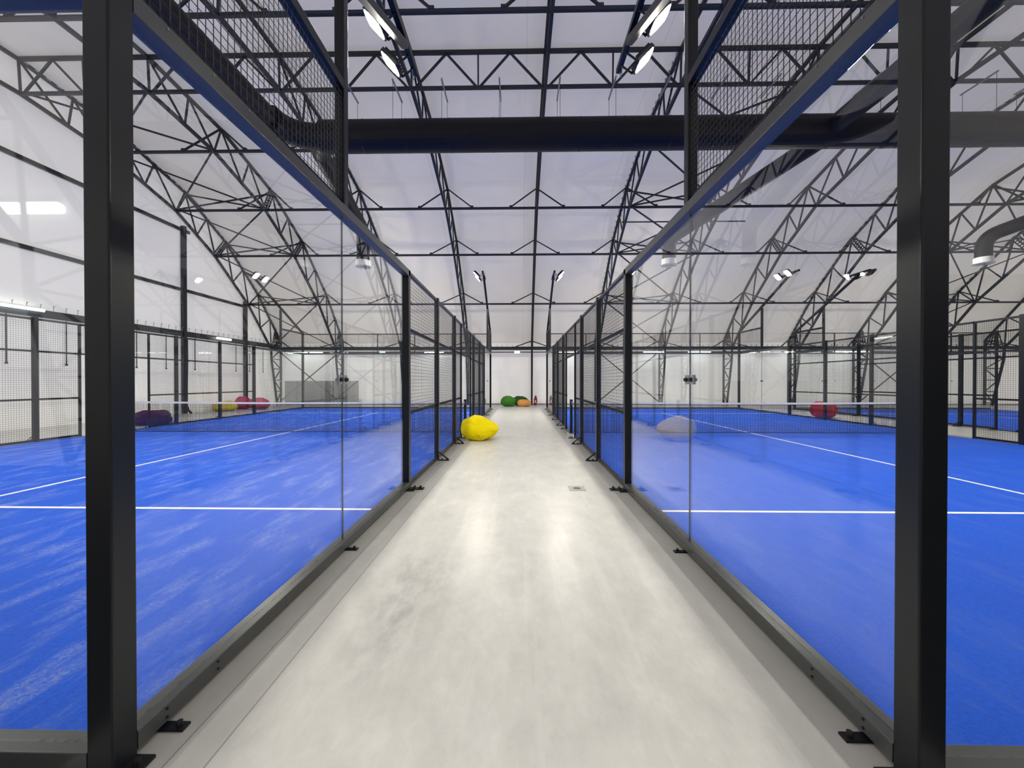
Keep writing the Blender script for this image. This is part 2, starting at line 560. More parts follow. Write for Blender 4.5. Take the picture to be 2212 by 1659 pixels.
KS = list(range(-4, 8))
for kk in KS:
    x = RIB0 + STEP * kk
    t = thing('roof_truss', (x, 13.95, 0), rib_label(kk), 'roof truss', 'arched roof frames')
    oc, ic = MB(), MB()
    full_o = [(14.0, 0.0)] + OUT + list(reversed(OUT_N)) + [(MIR - 14.0, 0.0)]
    full_i = [(13.60, 0.0), (13.04, 2.75)] + INN + list(reversed(INN_N)) + [(MIR - 13.04, 2.75), (MIR - 13.60, 0.0)]
    for a, b in zip(full_o, full_o[1:]):
        oc.bar(P2(x, a), P2(x, b), 0.10, 0.09, up=(1, 0, 0))
    for a, b in zip(full_i, full_i[1:]):
        ic.bar(P2(x, a), P2(x, b), 0.10, 0.09, up=(1, 0, 0))
    for inn, out in ((INN, OUT), (INN_N, OUT_N)):
        wb = MB()
        I, O = half_nodes(inn, out)
        for i in range(len(I)):
            wb.bar(P2(x, I[i]), P2(x, O[i]), 0.05, up=(1, 0, 0))
            if i + 1 < len(I):
                wb.bar(P2(x, O[i + 1]), P2(x, I[i]), 0.05, up=(1, 0, 0))
        wb.build('web', M['truss'], t)
    # legs
    for s in (0, 1):
        wb = MB()
        m_ = (lambda y: y) if s == 0 else (lambda y: MIR - y)
        zs = [0.15, 0.85, 1.55, 2.25, 2.85, 3.5]
        for i, z in enumerate(zs):
            yi = 13.60 - 0.56 * z / 2.75 if z < 2.75 else 13.04 - 0.04 * (z - 2.75)
            wb.bar((x, m_(14.0), z), (x, m_(yi), z), 0.045)
            if i + 1 < len(zs):
                z2 = zs[i + 1]
                y2 = 13.60 - 0.56 * z2 / 2.75 if z2 < 2.75 else 13.04
                a = (x, m_(14.0), z) if i % 2 else (x, m_(yi), z)
                b = (x, m_(y2), z2) if i % 2 else (x, m_(14.0), z2)
                wb.bar(a, b, 0.045)
        wb.build('leg_web', M['truss'], t)
    oc.build('outer_chord', M['truss'], t)
    ic.build('inner_chord', M['truss'], t)
    # perforated haunch plate at the eave
    hp = MB()
    A, B_, C_ = Vector((13.04, 3.45)), Vector((13.98, 3.55)), Vector((13.35, 4.55))
    for i in range(5):
        f = i / 4
        p = A.lerp(B_, f)
        q = C_.lerp(Vector((13.4, 4.5)), f)
        hp.bar((x, p.x, p.y), (x, q.x * (1 - 0.0) + 0.05 * i, q.y - 0.03 * i), 0.03, 0.05)
    for i in range(5):
        f = i / 5
        p = A.lerp(C_, f)
        q = B_.lerp(C_, f)
        hp.bar((x, p.x, p.y), (x, q.x, q.y), 0.03, 0.06)
    hp.build('haunch_plate', M['truss'], t)
    # ladder-like splice plates between the chords
    rows = {-4: (2,), -3: (2, 3), -2: (2,), 3: (2,), 4: (2,), 5: (2,), 6: (2,), 7: (2,)}.get(kk, ())
    for r_ in rows:
        sp = MB()
        a, b = Vector(INN[r_]), Vector(OUT[r_])
        d = (b - a).normalized()
        sd = Vector((d.y, -d.x))
        for o_ in (-0.15, 0, 0.15):
            p, q = a + sd * o_, b + sd * o_
            sp.bar((x, p.x, p.y), (x, q.x, q.y), 0.04, 0.035)
        for i in range(8):
            c = a.lerp(b, (i + 0.5) / 8)
            sp.bar((x, (c - sd * 0.16).x, (c - sd * 0.16).y), (x, (c + sd * 0.16).x, (c + sd * 0.16).y), 0.04, 0.035)
        sp.build('splice_plate', M['truss'], t)
    if kk in (-4, -2, 1, 4, 6):
        lc = MB()
        for a, b in zip(OUT, OUT[1:]):
            a, b = Vector(a), Vector(b)
            L_ = (b - a).length
            n_ = int(L_ / 0.30)
            for i in range(n_):
                c = a.lerp(b, (i + 0.5) / n_)
                d = (b - a).normalized()
                lc.bar((x - 0.10, c.x - d.x * 0.03, c.y - d.y * 0.03), (x + 0.10, c.x + d.x * 0.03, c.y + d.y * 0.03), 0.014, 0.13, up=(0, d.x, d.y))
        lc.build('lace', M['lacing'], t, label='white lacing straps')

# ------------------------------------------------------------------ purlins
pur_names = ['purlin at the eave behind the far tube lights', 'lowest roof purlin above the eave beam', 'second roof purlin up, level with the white air outlets',
             'third roof purlin up, just below the air duct', 'roof purlin hidden behind the big air duct']
X0P, X1P = RIB0 + STEP * KS[0], RIB0 + STEP * KS[-1] + 1.6


def purlin(inn, out, label, side=1):
    t = thing('purlin', (X0P, inn[0], inn[1]), label, 'purlin', 'single tube roof purlins')
    MB().bar((X0P, inn[0], inn[1] - 0.0), (X1P, inn[0], inn[1]), 0.085, 0.085).build('tube', M['truss'], t)
    for kk in KS:
        x = RIB0 + STEP * kk
        for s in (-1, 1):
            if kk == KS[0] and s < 0:
                continue
            b = MB()
            # 1.15 m along the purlin, up to the outer chord
            b.bar((x + s * 0.06, out[0], out[1]), (x + s * 1.15, inn[0], inn[1] + 0.05), 0.055)
            b.box((x + s * 1.09, inn[0] - 0.05, inn[1] + 0.03), (x + s * 1.21, inn[0] + 0.05, inn[1] + 0.11))
            b.build('brace', M['truss'], t)
    return t


for i in range(5):
    purlin(INN[i], OUT[i], 'dark steel ' + pur_names[i])
purlin(INN_N[5], OUT_N[5], 'dark steel roof purlin nearest overhead, at the top edge of the picture')

# ridge girder: two tubes with a W lattice
t = thing('ridge_girder', (X0P, 0.58, 10.25), 'long W-latticed steel girder the air duct hangs below', 'girder')
MB().bar((X0P, 0.60, 10.25), (X1P, 0.60, 10.25), 0.085).build('bottom_tube', M['truss'], t)
MB().bar((X0P, 0.55, 11.27), (X1P, 0.55, 11.27), 0.095).build('top_tube', M['truss'], t)
w = MB()
for kk in KS[:-1]:
    x = RIB0 + STEP * kk
    pts = [(0.12, 0), (1.05, 1), (1.95, 0), (2.05, 0), (2.95, 1), (3.88, 0)]
    for a, b in ((0, 1), (1, 2), (3, 4), (4, 5)):
        pa, pb = pts[a], pts[b]
        w.bar((x + pa[0], 0.60 - 0.05 * pa[1], 10.28 + 0.96 * pa[1]), (x + pb[0], 0.60 - 0.05 * pb[1], 10.28 + 0.96 * pb[1]), 0.055)
    w.bar((x + 2.0, 0.6, 10.28), (x + 2.0, 0.55, 11.24), 0.045)
w.build('lattice', M['truss'], t)

# bracing bays
bay_name = {-4: 'between the two leftmost frames', 1: 'between the first two frames right of the walkway', 5: 'above the second walkway on the right'}
for kb in (-4, 1, 5):
    xa, xb = RIB0 + STEP * kb, RIB0 + STEP * (kb + 1)
    t = thing('cross_bracing', (xa, 13.9, 0), 'crossed steel bracing rods ' + bay_name[kb], 'bracing', 'crossed bracing bays')
    b = MB()
    for za, zb in ((0.1, 3.4), (3.4, 0.1)):
        b.bar((xa, 13.72, za), (xb, 13.72, zb), 0.05)
    b.build('wall_cross', M['truss'], t)
    for i in range(5):
        b = MB()
        for u, v in ((i, i + 1), (i + 1, i)):
            b.bar((xa + 0.05, INN[u][0], INN[u][1] + 0.05), (xb - 0.05, INN[v][0], INN[v][1] + 0.05), 0.05)
        b.build('roof_cross', M['truss'], t)
    for i in (1, 2, 3):
        b = MB()
        b.bar((xa, OUT[i][0], OUT[i][1] - .1), (xb, INN[i][0], INN[i][1] + .05), 0.055)
        b.bar((xa, INN[i][0], INN[i][1] + .05), (xb, OUT[i][0], OUT[i][1] - .1), 0.055)
        b.build('tie_cross', M['truss'], t)

# eave beam with cable tray
t = thing('eave_beam', (X0P, 13.92, 3.45), 'dark steel eave beam running along the top of the far wall', 'beam')
MB().bar((XL + 0.1, 13.92, 3.55), (XR - 0.1, 13.92, 3.55), 0.12, 0.20).build('beam_tube', M['truss'], t)
hk = MB()
x = XL + 0.4
while x < 27:
    hk.box((x - 0.008, 13.90, 3.64), (x + 0.008, 13.92, 3.78))
    x += 0.33
hk.build('hook', M['truss'], t, kind='stuff')
MB().bar((XL + 0.1, 13.80, 3.30), (XR - 0.1, 13.80, 3.30), 0.14, 0.05).build('cable_tray', M['truss'], t)

# gable wall steelwork
t = thing('gable_rail', (-15.25, 0, 3.5), 'dark steel rail with fabric hooks along the left gable wall, under two tube lights', 'rail')
MB().bar((-15.24, YN + 0.2, 3.63), (-15.24, 13.9, 3.63), 0.10, 0.24).build('rail_tube', M['truss'], t)
hk = MB()
y = -4.0
while y < 13.5:
    hk.box((-15.20, y - 0.008, 3.76), (-15.19, y + 0.008, 3.92))
    hk.box((-15.20, y - 0.008, 3.90), (-15.15, y + 0.008, 3.92))
    y += 0.36
hk.build('hook', M['zinc'], t, kind='stuff')
for z, y1, lb in ((5.62, 10.6, 'lower horizontal steel girt on the left gable wall'), (8.32, 6.9, 'upper horizontal steel girt on the left gable wall')):
    g = MB().bar((-15.25, MIR - y1, z), (-15.25, y1, z), 0.09, 0.13)
    o = g.build('wall_girt', M['truss'])
    o['label'] = 'dark ' + lb
    o['category'] = 'girt'
for i, (y, z, lb) in enumerate(((6.55, 8.5, 'tall dark steel gable column with hose at its foot, behind left court'),
                                (10.65, 5.9, 'shorter dark steel gable column behind the magenta bean bags'),
                                (MIR - 6.55, 8.5, 'dark steel gable column nearest the camera on left wall'))):
    c = MB().bar((-15.22, y, 0.02), (-15.22, y, z), 0.16, 0.16).build('gable_column', M['truss'])
    c['label'] = lb
    c['category'] = 'column'
    c['group'] = 'gable wall columns'
hs = MB()
hs.tube([(-15.06, 6.50, 3.4), (-15.05, 6.50, 2.4), (-15.06, 6.48, 1.2), (-15.04, 6.45, 0.4), (-14.9, 6.4, 0.15), (-14.72, 6.32, 0.06)], 0.05, 10)
o = hs.build('hose', M['wire'], smooth=True)
o['label'] = 'black ribbed hose running down the gable column to the floor'
o['category'] = 'hose'
for i, y in enumerate((0.25, 1.85, 4.35, 5.7, 7.25, 8.75, 10.0, 11.1, 12.3)):  # thin dark upright strips below the gable rail
    s = MB()
    s.box((-15.30, y - 0.016, 2.05), (-15.285, y + 0.016, 3.5))
    s.box((-15.31, y - 0.03, 2.0), (-15.275, y + 0.03, 2.06))
    o = s.build('dark_strip', M['truss'])
    o['label'] = ORD[i] + ' thin dark strip below the gable rail, counted from the camera'
    o['category'] = 'strap'
    o['group'] = 'strips below the gable rail'

# ------------------------------------------------------------------ padel courts
ZT = 0.018
WIRE = 0.0025
MESH = 0.05


def wires(mb, plane, u0, u1, z0, z1, c, r=WIRE, step=MESH, rstep=None):
    """wire grid: plane 'Y' = wires in the plane X=c running along Y, plane 'X' = plane Y=c running along X"""
    P = (lambda u, z, d: (c + d, u, z)) if plane == 'Y' else (lambda u, z, d: (u, c + d, z))
    u = math.ceil(u0 / step) * step
    while u < u1:
        mb.wire(P(u, z0, 0), P(u, z1, 0), r)
        u += step
    z = math.ceil(z0 / step) * step
    while z < z1:
        mb.wire(P(u0, z, r * 1.6), P(u1, z, r * 1.6), r)
        z += step
    return mb


def court(cname, xa, d, sides, ends, yclip=-99):
    """xa: outer face of the side nearest the walkway; d: +1 court lies to the right, -1 to the left"""
    X = lambda u: xa + d * u
    xmid = X(5.1)
    # turf
    turf = thing('court_turf', (xmid, 0, 0), {'left': 'blue artificial turf playing surface of the left court',
                                               'right': 'blue artificial turf playing surface of the right court',
                                               'farther right': 'blue turf of the farther right court, beyond second walkway'}[cname], 'court surface', 'blue court surfaces')
    MB().box((X(0.09), -9.96, 0.0), (X(10.11), 9.96, ZT)).build('turf', M['turf'], turf)
    for yy in (-6.95, 6.95):
        MB().box((X(0.10), yy - 0.029, ZT), (X(10.10), yy + 0.029, ZT + 0.002)).build('service_line', M['line'], turf)
    MB().box((xmid - 0.029, -7.12, ZT + 0.0005), (xmid + 0.029, 7.12, ZT + 0.0025)).build('centre_line', M['line'], turf)

    C = cname + ' court'
    # ---- sides
    for sd in sides:
        o0, o1 = (0.0, 0.10) if sd == 'walkway' else (10.2, 10.1)
        uc = (o0 + o1) / 2
        xc = X(uc)
        outward = -d if sd == 'walkway' else d          # direction away from the court
        SIDE = sd + ' side of ' + C
        # posts
        specs = []
        for yy, zt, wdt in ((-10, 4.02, .1), (-6, 2.99, .1), (-4, 3.02, .08), (-2, 3.02, .08), (-1, 2.98, .05),
                            (1, 2.98, .05), (2, 3.02, .08), (4, 3.02, .08), (6, 3.02, .1), (10, 4.02, .1)):
            specs.append((yy, zt, wdt))
        n_ = 0
        for yy, zt, wdt in specs:
            if yy < yclip:
                continue
            nm = ORD[n_]
            n_ += 1
            kindw = 'corner post' if abs(yy) == 10 else ('thin gate post' if wdt == .05 else 'fence post')
            t = thing('fence_post', (xc, yy, 0), 'black square steel %s, %s from camera on %s' % (kindw, nm, SIDE), 'fence post', 'posts on the ' + SIDE)
            px = xc + (0.0 if wdt == .1 else -d * 0 + outward * (0.05 - wdt / 2))
            MB().bar((px, yy, 0.004), (px, yy, zt), wdt, 0.1 if wdt >= .08 else 0.05, r=0.008).build('post', M['steel'], t)
            xo = X(o0)
            if abs(yy) == 10:
                pl = MB().box((xo - outward * 0.02, yy - 0.045, 0), (xo + outward * 0.075, yy + 0.045, 0.012))
                pl.build('base_plate', M['steel'], t)
                MB().tube([(xo + outward * 0.045, yy, 0.012), (xo + outward * 0.045, yy, 0.035)], 0.013, 6).build('bolt', M['bolt'], t)
                if True:
                    MB().tube([(X(o1) , yy + 0.0, 1.49), (X(o1) - outward * 0.022, yy, 1.49)], 0.018, 12).build('stop_knob', M['bolt'], t)
            elif wdt >= .05:
                ln = 0.19 if wdt > .05 else 0.15
                sg = -1 if yy < 0 else 1
                pl = MB().box((xo - outward * 0.06, yy - 0.05, 0.0), (xo + outward * ln, yy + 0.05, 0.012))
                pl.build('base_plate', M['steel'], t)
                for bx in (0.06, ln - 0.05):
                    for by in (-0.03, 0.03) if wdt == .1 else (0.0,):
                        MB().tube([(xo + outward * bx, yy + by, 0.012), (xo + outward * bx, yy + by, 0.040)], 0.012, 6).build('bolt', M['bolt'], t)
                if wdt == .08:
                    for by in (-0.03, 0.03):
                        MB().bar((xo, yy + by, 0.155), (xo + outward * (ln - 0.015), yy + by, 0.018), 0.012).build('strut', M['steel'], t)
        # upper post that carries the lamp arm
        for yy in (-8, 8):
            if yy < yclip:
                continue
            e_ = 'near' if yy < 0 else 'far'
            p = MB().bar((xc, yy, 3.0), (xc, yy, 4.97), 0.085, 0.085, r=0.006).build('upright_post', M['steel'])
            p['label'] = 'short upright carrying the lamp arm, %s end, %s' % (e_, SIDE)
            p['category'] = 'post'
            p['group'] = 'uprights under the lamp arms'
        # glass bays
        for e_, ya, yb in (('near', -9.95, -6.05), ('far', 6.05, 9.95)):
            if ya < yclip:
                continue
            sg = -1 if e_ == 'near' else 1
            t = thing('glass_frame_rail', (xc, ya, 0.02), 'black steel sill rail under the glass, %s end, %s' % (e_, SIDE), 'rail', 'sill rails under the side glass')
            MB().bar((xc, ya, 0.062), (xc, yb, 0.062), 0.10, 0.075, r=0.005).build('rail_tube', M['rail'], t)
            for fy in (ya + 0.13 if sg < 0 else yb - 0.13, -8.0 if sg < 0 else 8.0, yb - 0.06 if sg < 0 else ya + 0.06):
                xo = X(o0)
                f = MB().box((xo - outward * 0.03, fy - 0.022, 0.0), (xo + outward * 0.085, fy + 0.022, 0.010))
                f.build('foot_plate', M['steel'], t)
                MB().tube([(xo + outward * 0.055, fy, 0.010), (xo + outward * 0.055, fy, 0.030)], 0.012, 8).build('foot_bolt', M['bolt'], t)
            for fy in (ya + 0.13, ya + 0.42, yb - 0.4):
                for zz in (0.045, 0.082):
                    MB().tube([(X(o0), fy, zz), (X(o0) + outward * 0.006, fy, zz)], 0.006, 6).build('rivet', M['bolt'], t)
            t = thing('glass_frame_rail', (xc, ya, 2.92), 'black steel head rail over the glass, %s end, %s' % (e_, SIDE), 'rail', 'head rails over the side glass')
            za, zb = (ya, yb + 0.1) if sg < 0 else (ya - 0.1, yb)
            MB().bar((xc, za, 2.955), (xc, zb, 2.955), 0.10, 0.085, r=0.005).build('rail_tube', M['rail'], t)
            for j in range(8):
                fy = ya + 0.15 + j * 0.26 if sg < 0 else yb - 0.15 - j * 0.26
                MB().tube([(X(o0) - 0 * outward, fy, 2.978), (X(o0) + outward * 0.004, fy, 2.978)], 0.005, 6).build('rivet', M['zinc'], t)
            for j, (ga, gb) in enumerate(((ya, ya + 1.947), (ya + 1.953, yb))):
                t = thing('glass_screen', (xc, ga, 0.09), 'clear glass panel, %s of two at the %s end, %s' % (ORD[j], e_, SIDE), 'glass panel', 'side glass panels')
                MB().box((xc - 0.006, ga, 0.10), (xc + 0.006, gb, 2.915)).build('pane', M['glass'], t)
                eg = MB()
                eg.box((xc - 0.0058, ga - 0.001, 0.10), (xc + 0.0058, ga + 0.001, 2.915)) if j == 1 else eg.box((xc - 0.0058, gb - 0.001, 0.10), (xc + 0.0058, gb + 0.001, 2.915))
                eg.build('pane_edge', M['glass_edge'], t)
                ky = gb - 0.045 if j == 0 else ga + 0.045
                kb_ = MB().box((xc - 0.009, ky - 0.04, 1.45), (xc + 0.009, ky + 0.04, 1.53))
                kb_.build('clamp', M['clamp'], t, label='pale square clamp plate')
                MB().tube([(xc - 0.035, ky, 1.49), (xc - 0.022, ky, 1.49), (xc + 0.022, ky, 1.49), (xc + 0.035, ky, 1.49)], [0.012, 0.02, 0.02, 0.012], 10).build('clamp_knob', M['bolt'], t)
            # mesh above the glass on the outermost two metres
            ma, mc = (-9.95, -8.045) if sg < 0 else (8.045, 9.95)
            t = thing('mesh_fence', (xc, ma, 3.0), 'high wire mesh panel above the glass, %s end, %s' % (e_, SIDE), 'mesh panel', 'high mesh panels')
            MB().bar((xc, ma, 4.03), (xc, mc, 4.03), 0.085, 0.08, r=0.004).build('top_bar', M['steel'], t)
            fr = MB()
            fr.bar((xc, ma, 3.025), (xc, mc, 3.025), 0.03, 0.045)
            fr.build('bottom_bar', M['steel'], t)
            wires(MB(), 'Y', ma, mc, 3.0, 4.0, xc + outward * 0.02).build('wire_grid', M['wire'], t)
        # low mesh bays
        bays = [(-5.95, -4.05), (-3.95, -2.05), (-1.95, -1.03), (-0.97, 0.97), (1.03, 1.95), (2.05, 3.95), (4.05, 5.95)]
        n_ = 0
        for ya, yb in bays:
            if ya < yclip:
                continue
            gate = (ya == -0.97)
            if gate:
                lb = 'wire mesh transom over the gate opening, %s' % SIDE
            else:
                lb = 'wire mesh fence panel, %s from camera on %s' % (ORD[n_], SIDE)
                n_ += 1
            t = thing('mesh_fence', (xc, ya, 0.03 if not gate else 2.2), lb, 'mesh panel', 'mesh panels on the ' + SIDE)
            xm = xc + outward * 0.01
            MB().bar((xm, ya - 0.05, 2.975), (xm, yb + 0.05, 2.975), 0.045, 0.045).build('top_bar', M['steel'], t)
            MB().bar((xc, ya, 2.20), (xc, yb, 2.20), 0.03, 0.045).build('middle_bar', M['steel'], t)
            if not gate:
                MB().bar((xc, ya, 1.04), (xc, yb, 1.04), 0.03, 0.045).build('middle_bar', M['steel'], t)
                MB().bar((xm, ya, 0.052), (xm, yb, 0.052), 0.045, 0.045).build('bottom_bar', M['steel'], t)
                MB().bar((xc + outward * 0.01, ya, 0.014), (xc + outward * 0.01, yb, 0.014), 0.05, 0.026).build('floor_strip', M['zinc'], t, label='pale strip under the bottom bar')
            z0 = 2.2 if gate else 0.06
            wires(MB(), 'Y', ya, yb, z0, 2.96, xc + outward * 0.028).build('wire_grid', M['wire'], t)
        # floodlight arms
        for e_, sg in (('near', -1), ('far', 1)):
            if sg * 10 < yclip:
                continue
            t = thing('floodlight_pole', (xc, sg * 10, 4.02), 'leaning black lamp arm with two floodlights, %s end, %s' % (e_, SIDE), 'floodlight', 'court floodlight arms')
            MB().bar((xc, sg * 10.0, 4.0), (xc, sg * 10.0, 4.10), 0.1).build('cap', M['steel'], t)
            MB().bar((xc, sg * 9.98, 4.06), (xc, sg * 6.05, 6.02), 0.09, 0.09, r=0.01).build('arm', M['steel'], t)
            MB().bar((xc, sg * 5.45, 6.08), (xc, sg * 6.75, 6.08), 0.075, 0.075, r=0.006).build('crossbar', M['steel'], t)
            for cy in (sg * 5.72, sg * 6.36):
                # head tilted down into the court
                inn = -outward
                base = Vector((xc + inn * 0.30, cy, 6.02))
                TL = math.radians(46)
                ax = Vector((inn * math.cos(TL), 0, math.sin(TL)))     # towards court, rising
                nrm = Vector((inn * math.sin(TL), 0, -math.cos(TL)))                                           # light direction
                hd = MB()
                hw, hl = 0.15, 0.17
                ring = []
                for q in range(16):
                    a = 2 * math.pi * q / 16
                    ca, sa = math.cos(a), math.sin(a)
                    rr = 1 / max(abs(ca), abs(sa)) ** 0.6
                    ring.append((ca * rr * hl, sa * rr * hw))
                R0 = [base + ax * p + Vector((0, q, 0)) for p, q in ring]
                R1 = [v - nrm * 0.06 for v in R0]
                hd.loft([R0, R1])
                h = hd.build('floodlight_head', M['steel'], t)
                ln_ = MB().loft([[base + nrm * 0.004 + ax * (p * 0.86) + Vector((0, q * 0.86, 0)) for p, q in ring],
                                 [base + nrm * 0.001 + ax * (p * 0.86) + Vector((0, q * 0.86, 0)) for p, q in ring]])
                ln_.build('lens', M['lens'], h, label='glowing warm white lens')
                fins = MB()
                for q in range(5):
                    o_ = (q - 2) * 0.055
                    a_ = base - nrm * 0.06 + Vector((0, o_, 0))
                    fins.bar(a_ - ax * 0.13, a_ + ax * 0.13 - nrm * 0.0, 0.012, 0.07)
                fins.build('cooling_fin', M['steel'], h)
                for o_ in (-0.12, 0.12):
                    MB().bar((xc, cy + o_, 6.05), base - ax * 0.16 - nrm * 0.03 + Vector((0, o_, 0)), 0.02).build('bracket', M['steel'], h)
            cb = MB()
            y0_ = sg * 5.6
            pts = [(xc, y0_ + 0.1 * math.cos(a) * 0.6, 5.99 - 0.10 * math.sin(a)) for a in [math.pi * q / 8 for q in range(9)]]
            cb.tube(pts, 0.006, 5)
            cb.build('cable', M['zinc'], t)
    # ---- net
    t = thing('net', (xmid, 0, 0), {'left': 'black tennis-style net with white top tape across the left court',
                                   'right': 'black net with white top tape across the right court',
                                   'farther right': 'black net across the farther right court'}[cname], 'net', 'court nets')
    nb = MB()
    u0, u1 = 0.12, 10.08
    n = 222
    ztop = lambda f: 0.905 - 0.035 * (1 - (2 * f - 1) ** 2)
    for i in range(n + 1):
        f = i / n
        x = X(u0 + (u1 - u0) * f)
        nb.wire((x, 0, ZT + 0.005), (x, 0, ztop(f) - 0.03), 0.0045)
    nz = 19
    for j in range(nz + 1):
        g = j / nz
        for i in range(12):
            f, f2 = i / 12, (i + 1) / 12
            za = ZT + 0.012 + (ztop(f) - 0.05 - ZT) * g
            zb = ZT + 0.012 + (ztop(f2) - 0.05 - ZT) * g
            nb.wire((X(u0 + (u1 - u0) * f), 0.001, za), (X(u0 + (u1 - u0) * f2), 0.001, zb), 0.0045)
    nb.build('net_mesh', M['net'], t)
    tp = MB()
    for i in range(16):
        f, f2 = i / 16, (i + 1) / 16
        tp.bar((X(u0 + (u1 - u0) * f), 0, ztop(f) - 0.025), (X(u0 + (u1 - u0) * f2), 0, ztop(f2) - 0.025), 0.006, 0.052)
    tp.build('top_tape', M['tape'], t, label='white tape band')
    MB().bar((X(u0), 0, ZT + 0.012), (X(u1), 0, ZT + 0.012), 0.02, 0.014).build('bottom_cord', M['net'], t)
    for wh, u in (('walkway', 0.05), ('outer', 10.15)):
        if wh == 'outer' and cname == 'farther right':
            continue
        x = X(u)
        t = thing('net_post', (x, 0, 0), 'short black steel net post at the %s side of the %s' % (wh, C), 'net post', 'net posts')
        MB().bar((x, 0, 0.01), (x, 0, 0.96), 0.075, 0.075, r=0.006).build('post', M['steel'], t)
        o_ = -d if wh == 'walkway' else d
        f = MB()
        f.box((x - 0.06, -0.06, 0.0), (x + 0.06, 0.9, 0.014))
        f.build('base_plate', M['steel'], t)
        g = MB()
        n0 = len(g.v)
        xx = x
        g.v += [(xx - 0.006, 0.03, 0.014), (xx - 0.006, 0.55, 0.014), (xx - 0.006, 0.03, 0.42), (xx + 0.006, 0.03, 0.014), (xx + 0.006, 0.55, 0.014), (xx + 0.006, 0.03, 0.42)]
        g.f += [(0, 1, 2), (5, 4, 3), (0, 3, 4, 1), (1, 4, 5, 2), (2, 5, 3, 0)]
        g.build('gusset', M['steel'], t)
        wn = MB()
        wn.tube([(x, -0.05, 0.90), (x + o_ * 0.0, -0.12, 0.90), (x, -0.16, 0.86), (x, -0.12, 0.82)], 0.009, 6)
        wn.build('winch_handle', M['zinc'], t)
    # ---- ends
    for e_ in ends:
        sg = -1 if e_ == 'near' else 1
        yc = sg * 10.0
        END = e_ + ' end of ' + C
        xa_, xb_ = sorted((X(0.10), X(10.1)))
        for nm, z, hh, lb in (('sill', 0.062, 0.075, 'black steel sill rail under the end glass, '), ('head', 2.955, 0.085, 'black steel head rail over the end glass, ')):
            o = MB().bar((xa_, yc, z), (xb_, yc, z), 0.10, hh, r=0.005).build('end_rail', M['rail'])
            o['label'] = lb + END
            o['category'] = 'rail'
            o['group'] = 'end wall rails'
        for j in range(5):
            ua, ub = 0.1 + j * 2.0 + 0.003, 0.1 + (j + 1) * 2.0 - 0.003
            x0, x1 = sorted((X(ua), X(ub)))
            t = thing('glass_screen', (x0, yc, 0.1), 'clear end glass panel, %s from the walkway, %s' % (ORD[j], END), 'glass panel', 'end glass panels')
            MB().box((x0, yc - 0.006, 0.10), (x1, yc + 0.006, 2.915)).build('pane', M['glass'], t)
            xe = X(ub)
            MB().box((xe - 0.0012, yc - 0.0058, 0.10), (xe + 0.0012, yc + 0.0058, 2.915)).build('pane_edge', M['glass_edge'], t)
            if 0 < j:
                kx = X(ua + 0.05)
                MB().tube([(kx, yc - 0.03, 1.49), (kx, yc + 0.03, 1.49)], 0.018, 8).build('clamp_knob', M['bolt'], t)
        t = thing('mesh_fence', (xa_, yc, 3.0), 'long wire mesh band above the end glass, %s' % END, 'mesh panel', 'end mesh bands')
        MB().bar((xa_, yc, 4.0), (xb_, yc, 4.0), 0.045).build('top_bar', M['steel'], t)
        for j in range(1, 5):
            MB().bar((X(0.1 + j * 2), yc, 2.99), (X(0.1 + j * 2), yc, 3.98), 0.045).build('stile', M['steel'], t)
        wires(MB(), 'X', xa_, xb_, 3.0, 3.98, yc + sg * 0.025).build('wire_grid', M['wire'], t)


court('left', -1.502, -1, ('walkway', 'outer'), ('near', 'far'))
court('right', 1.419, 1, ('walkway', 'outer'), ('near', 'far'))
court('farther right', 14.42, 1, ('walkway',), ('far',), yclip=-2.5)

# ------------------------------------------------------------------ air duct
YD, ZD, RD = 0.55, 8.80, 0.45
t = thing('air_duct', (0, YD, ZD), 'large black round air duct crossing above both courts', 'air duct')


def ring_tube(p, q, r, name, parent):
    """duct run with rolled joints every metre"""
    p, q = Vector(p), Vector(q)
    L_ = (q - p).length
    n_ = max(2, int(L_ / 1.25))
    pts, rs = [], []
    for i in range(n_):
        a, b = i / n_, (i + 1) / n_
        e = 0.012 / L_
        for f, rr in ((a + e, r + 0.005), (a + 2 * e, r), (b - 2 * e, r), (b - e, r + 0.005)):
            pts.append(p.lerp(q, f))
            rs.append(rr)
    return MB().tube(pts, rs, 28).build(name, M['duct'], parent, smooth=False)


def arc(p0, p1, p2, n=8):
    p0, p1, p2 = Vector(p0), Vector(p1), Vector(p2)
    return [p0.lerp(p1, t_ / n).lerp(p1.lerp(p2, t_ / n), t_ / n) for t_ in range(n + 1)]


ring_tube((-5.9, YD, ZD), (30.0, YD, ZD), RD, 'main_pipe', t)
MB().tube(arc((-5.9, YD, ZD), (-6.9, YD, ZD + 0.02), (-6.95, YD - 0.9, ZD)), 0.36, 24).build('elbow', M['duct'], t)
MB().tube([(-5.4, YD, ZD), (-6.0, YD + 0.2, ZD), (-6.35, YD + 0.8, ZD - 0.05)], [0.44, 0.38, 0.27], 24).build('tee', M['duct'], t)


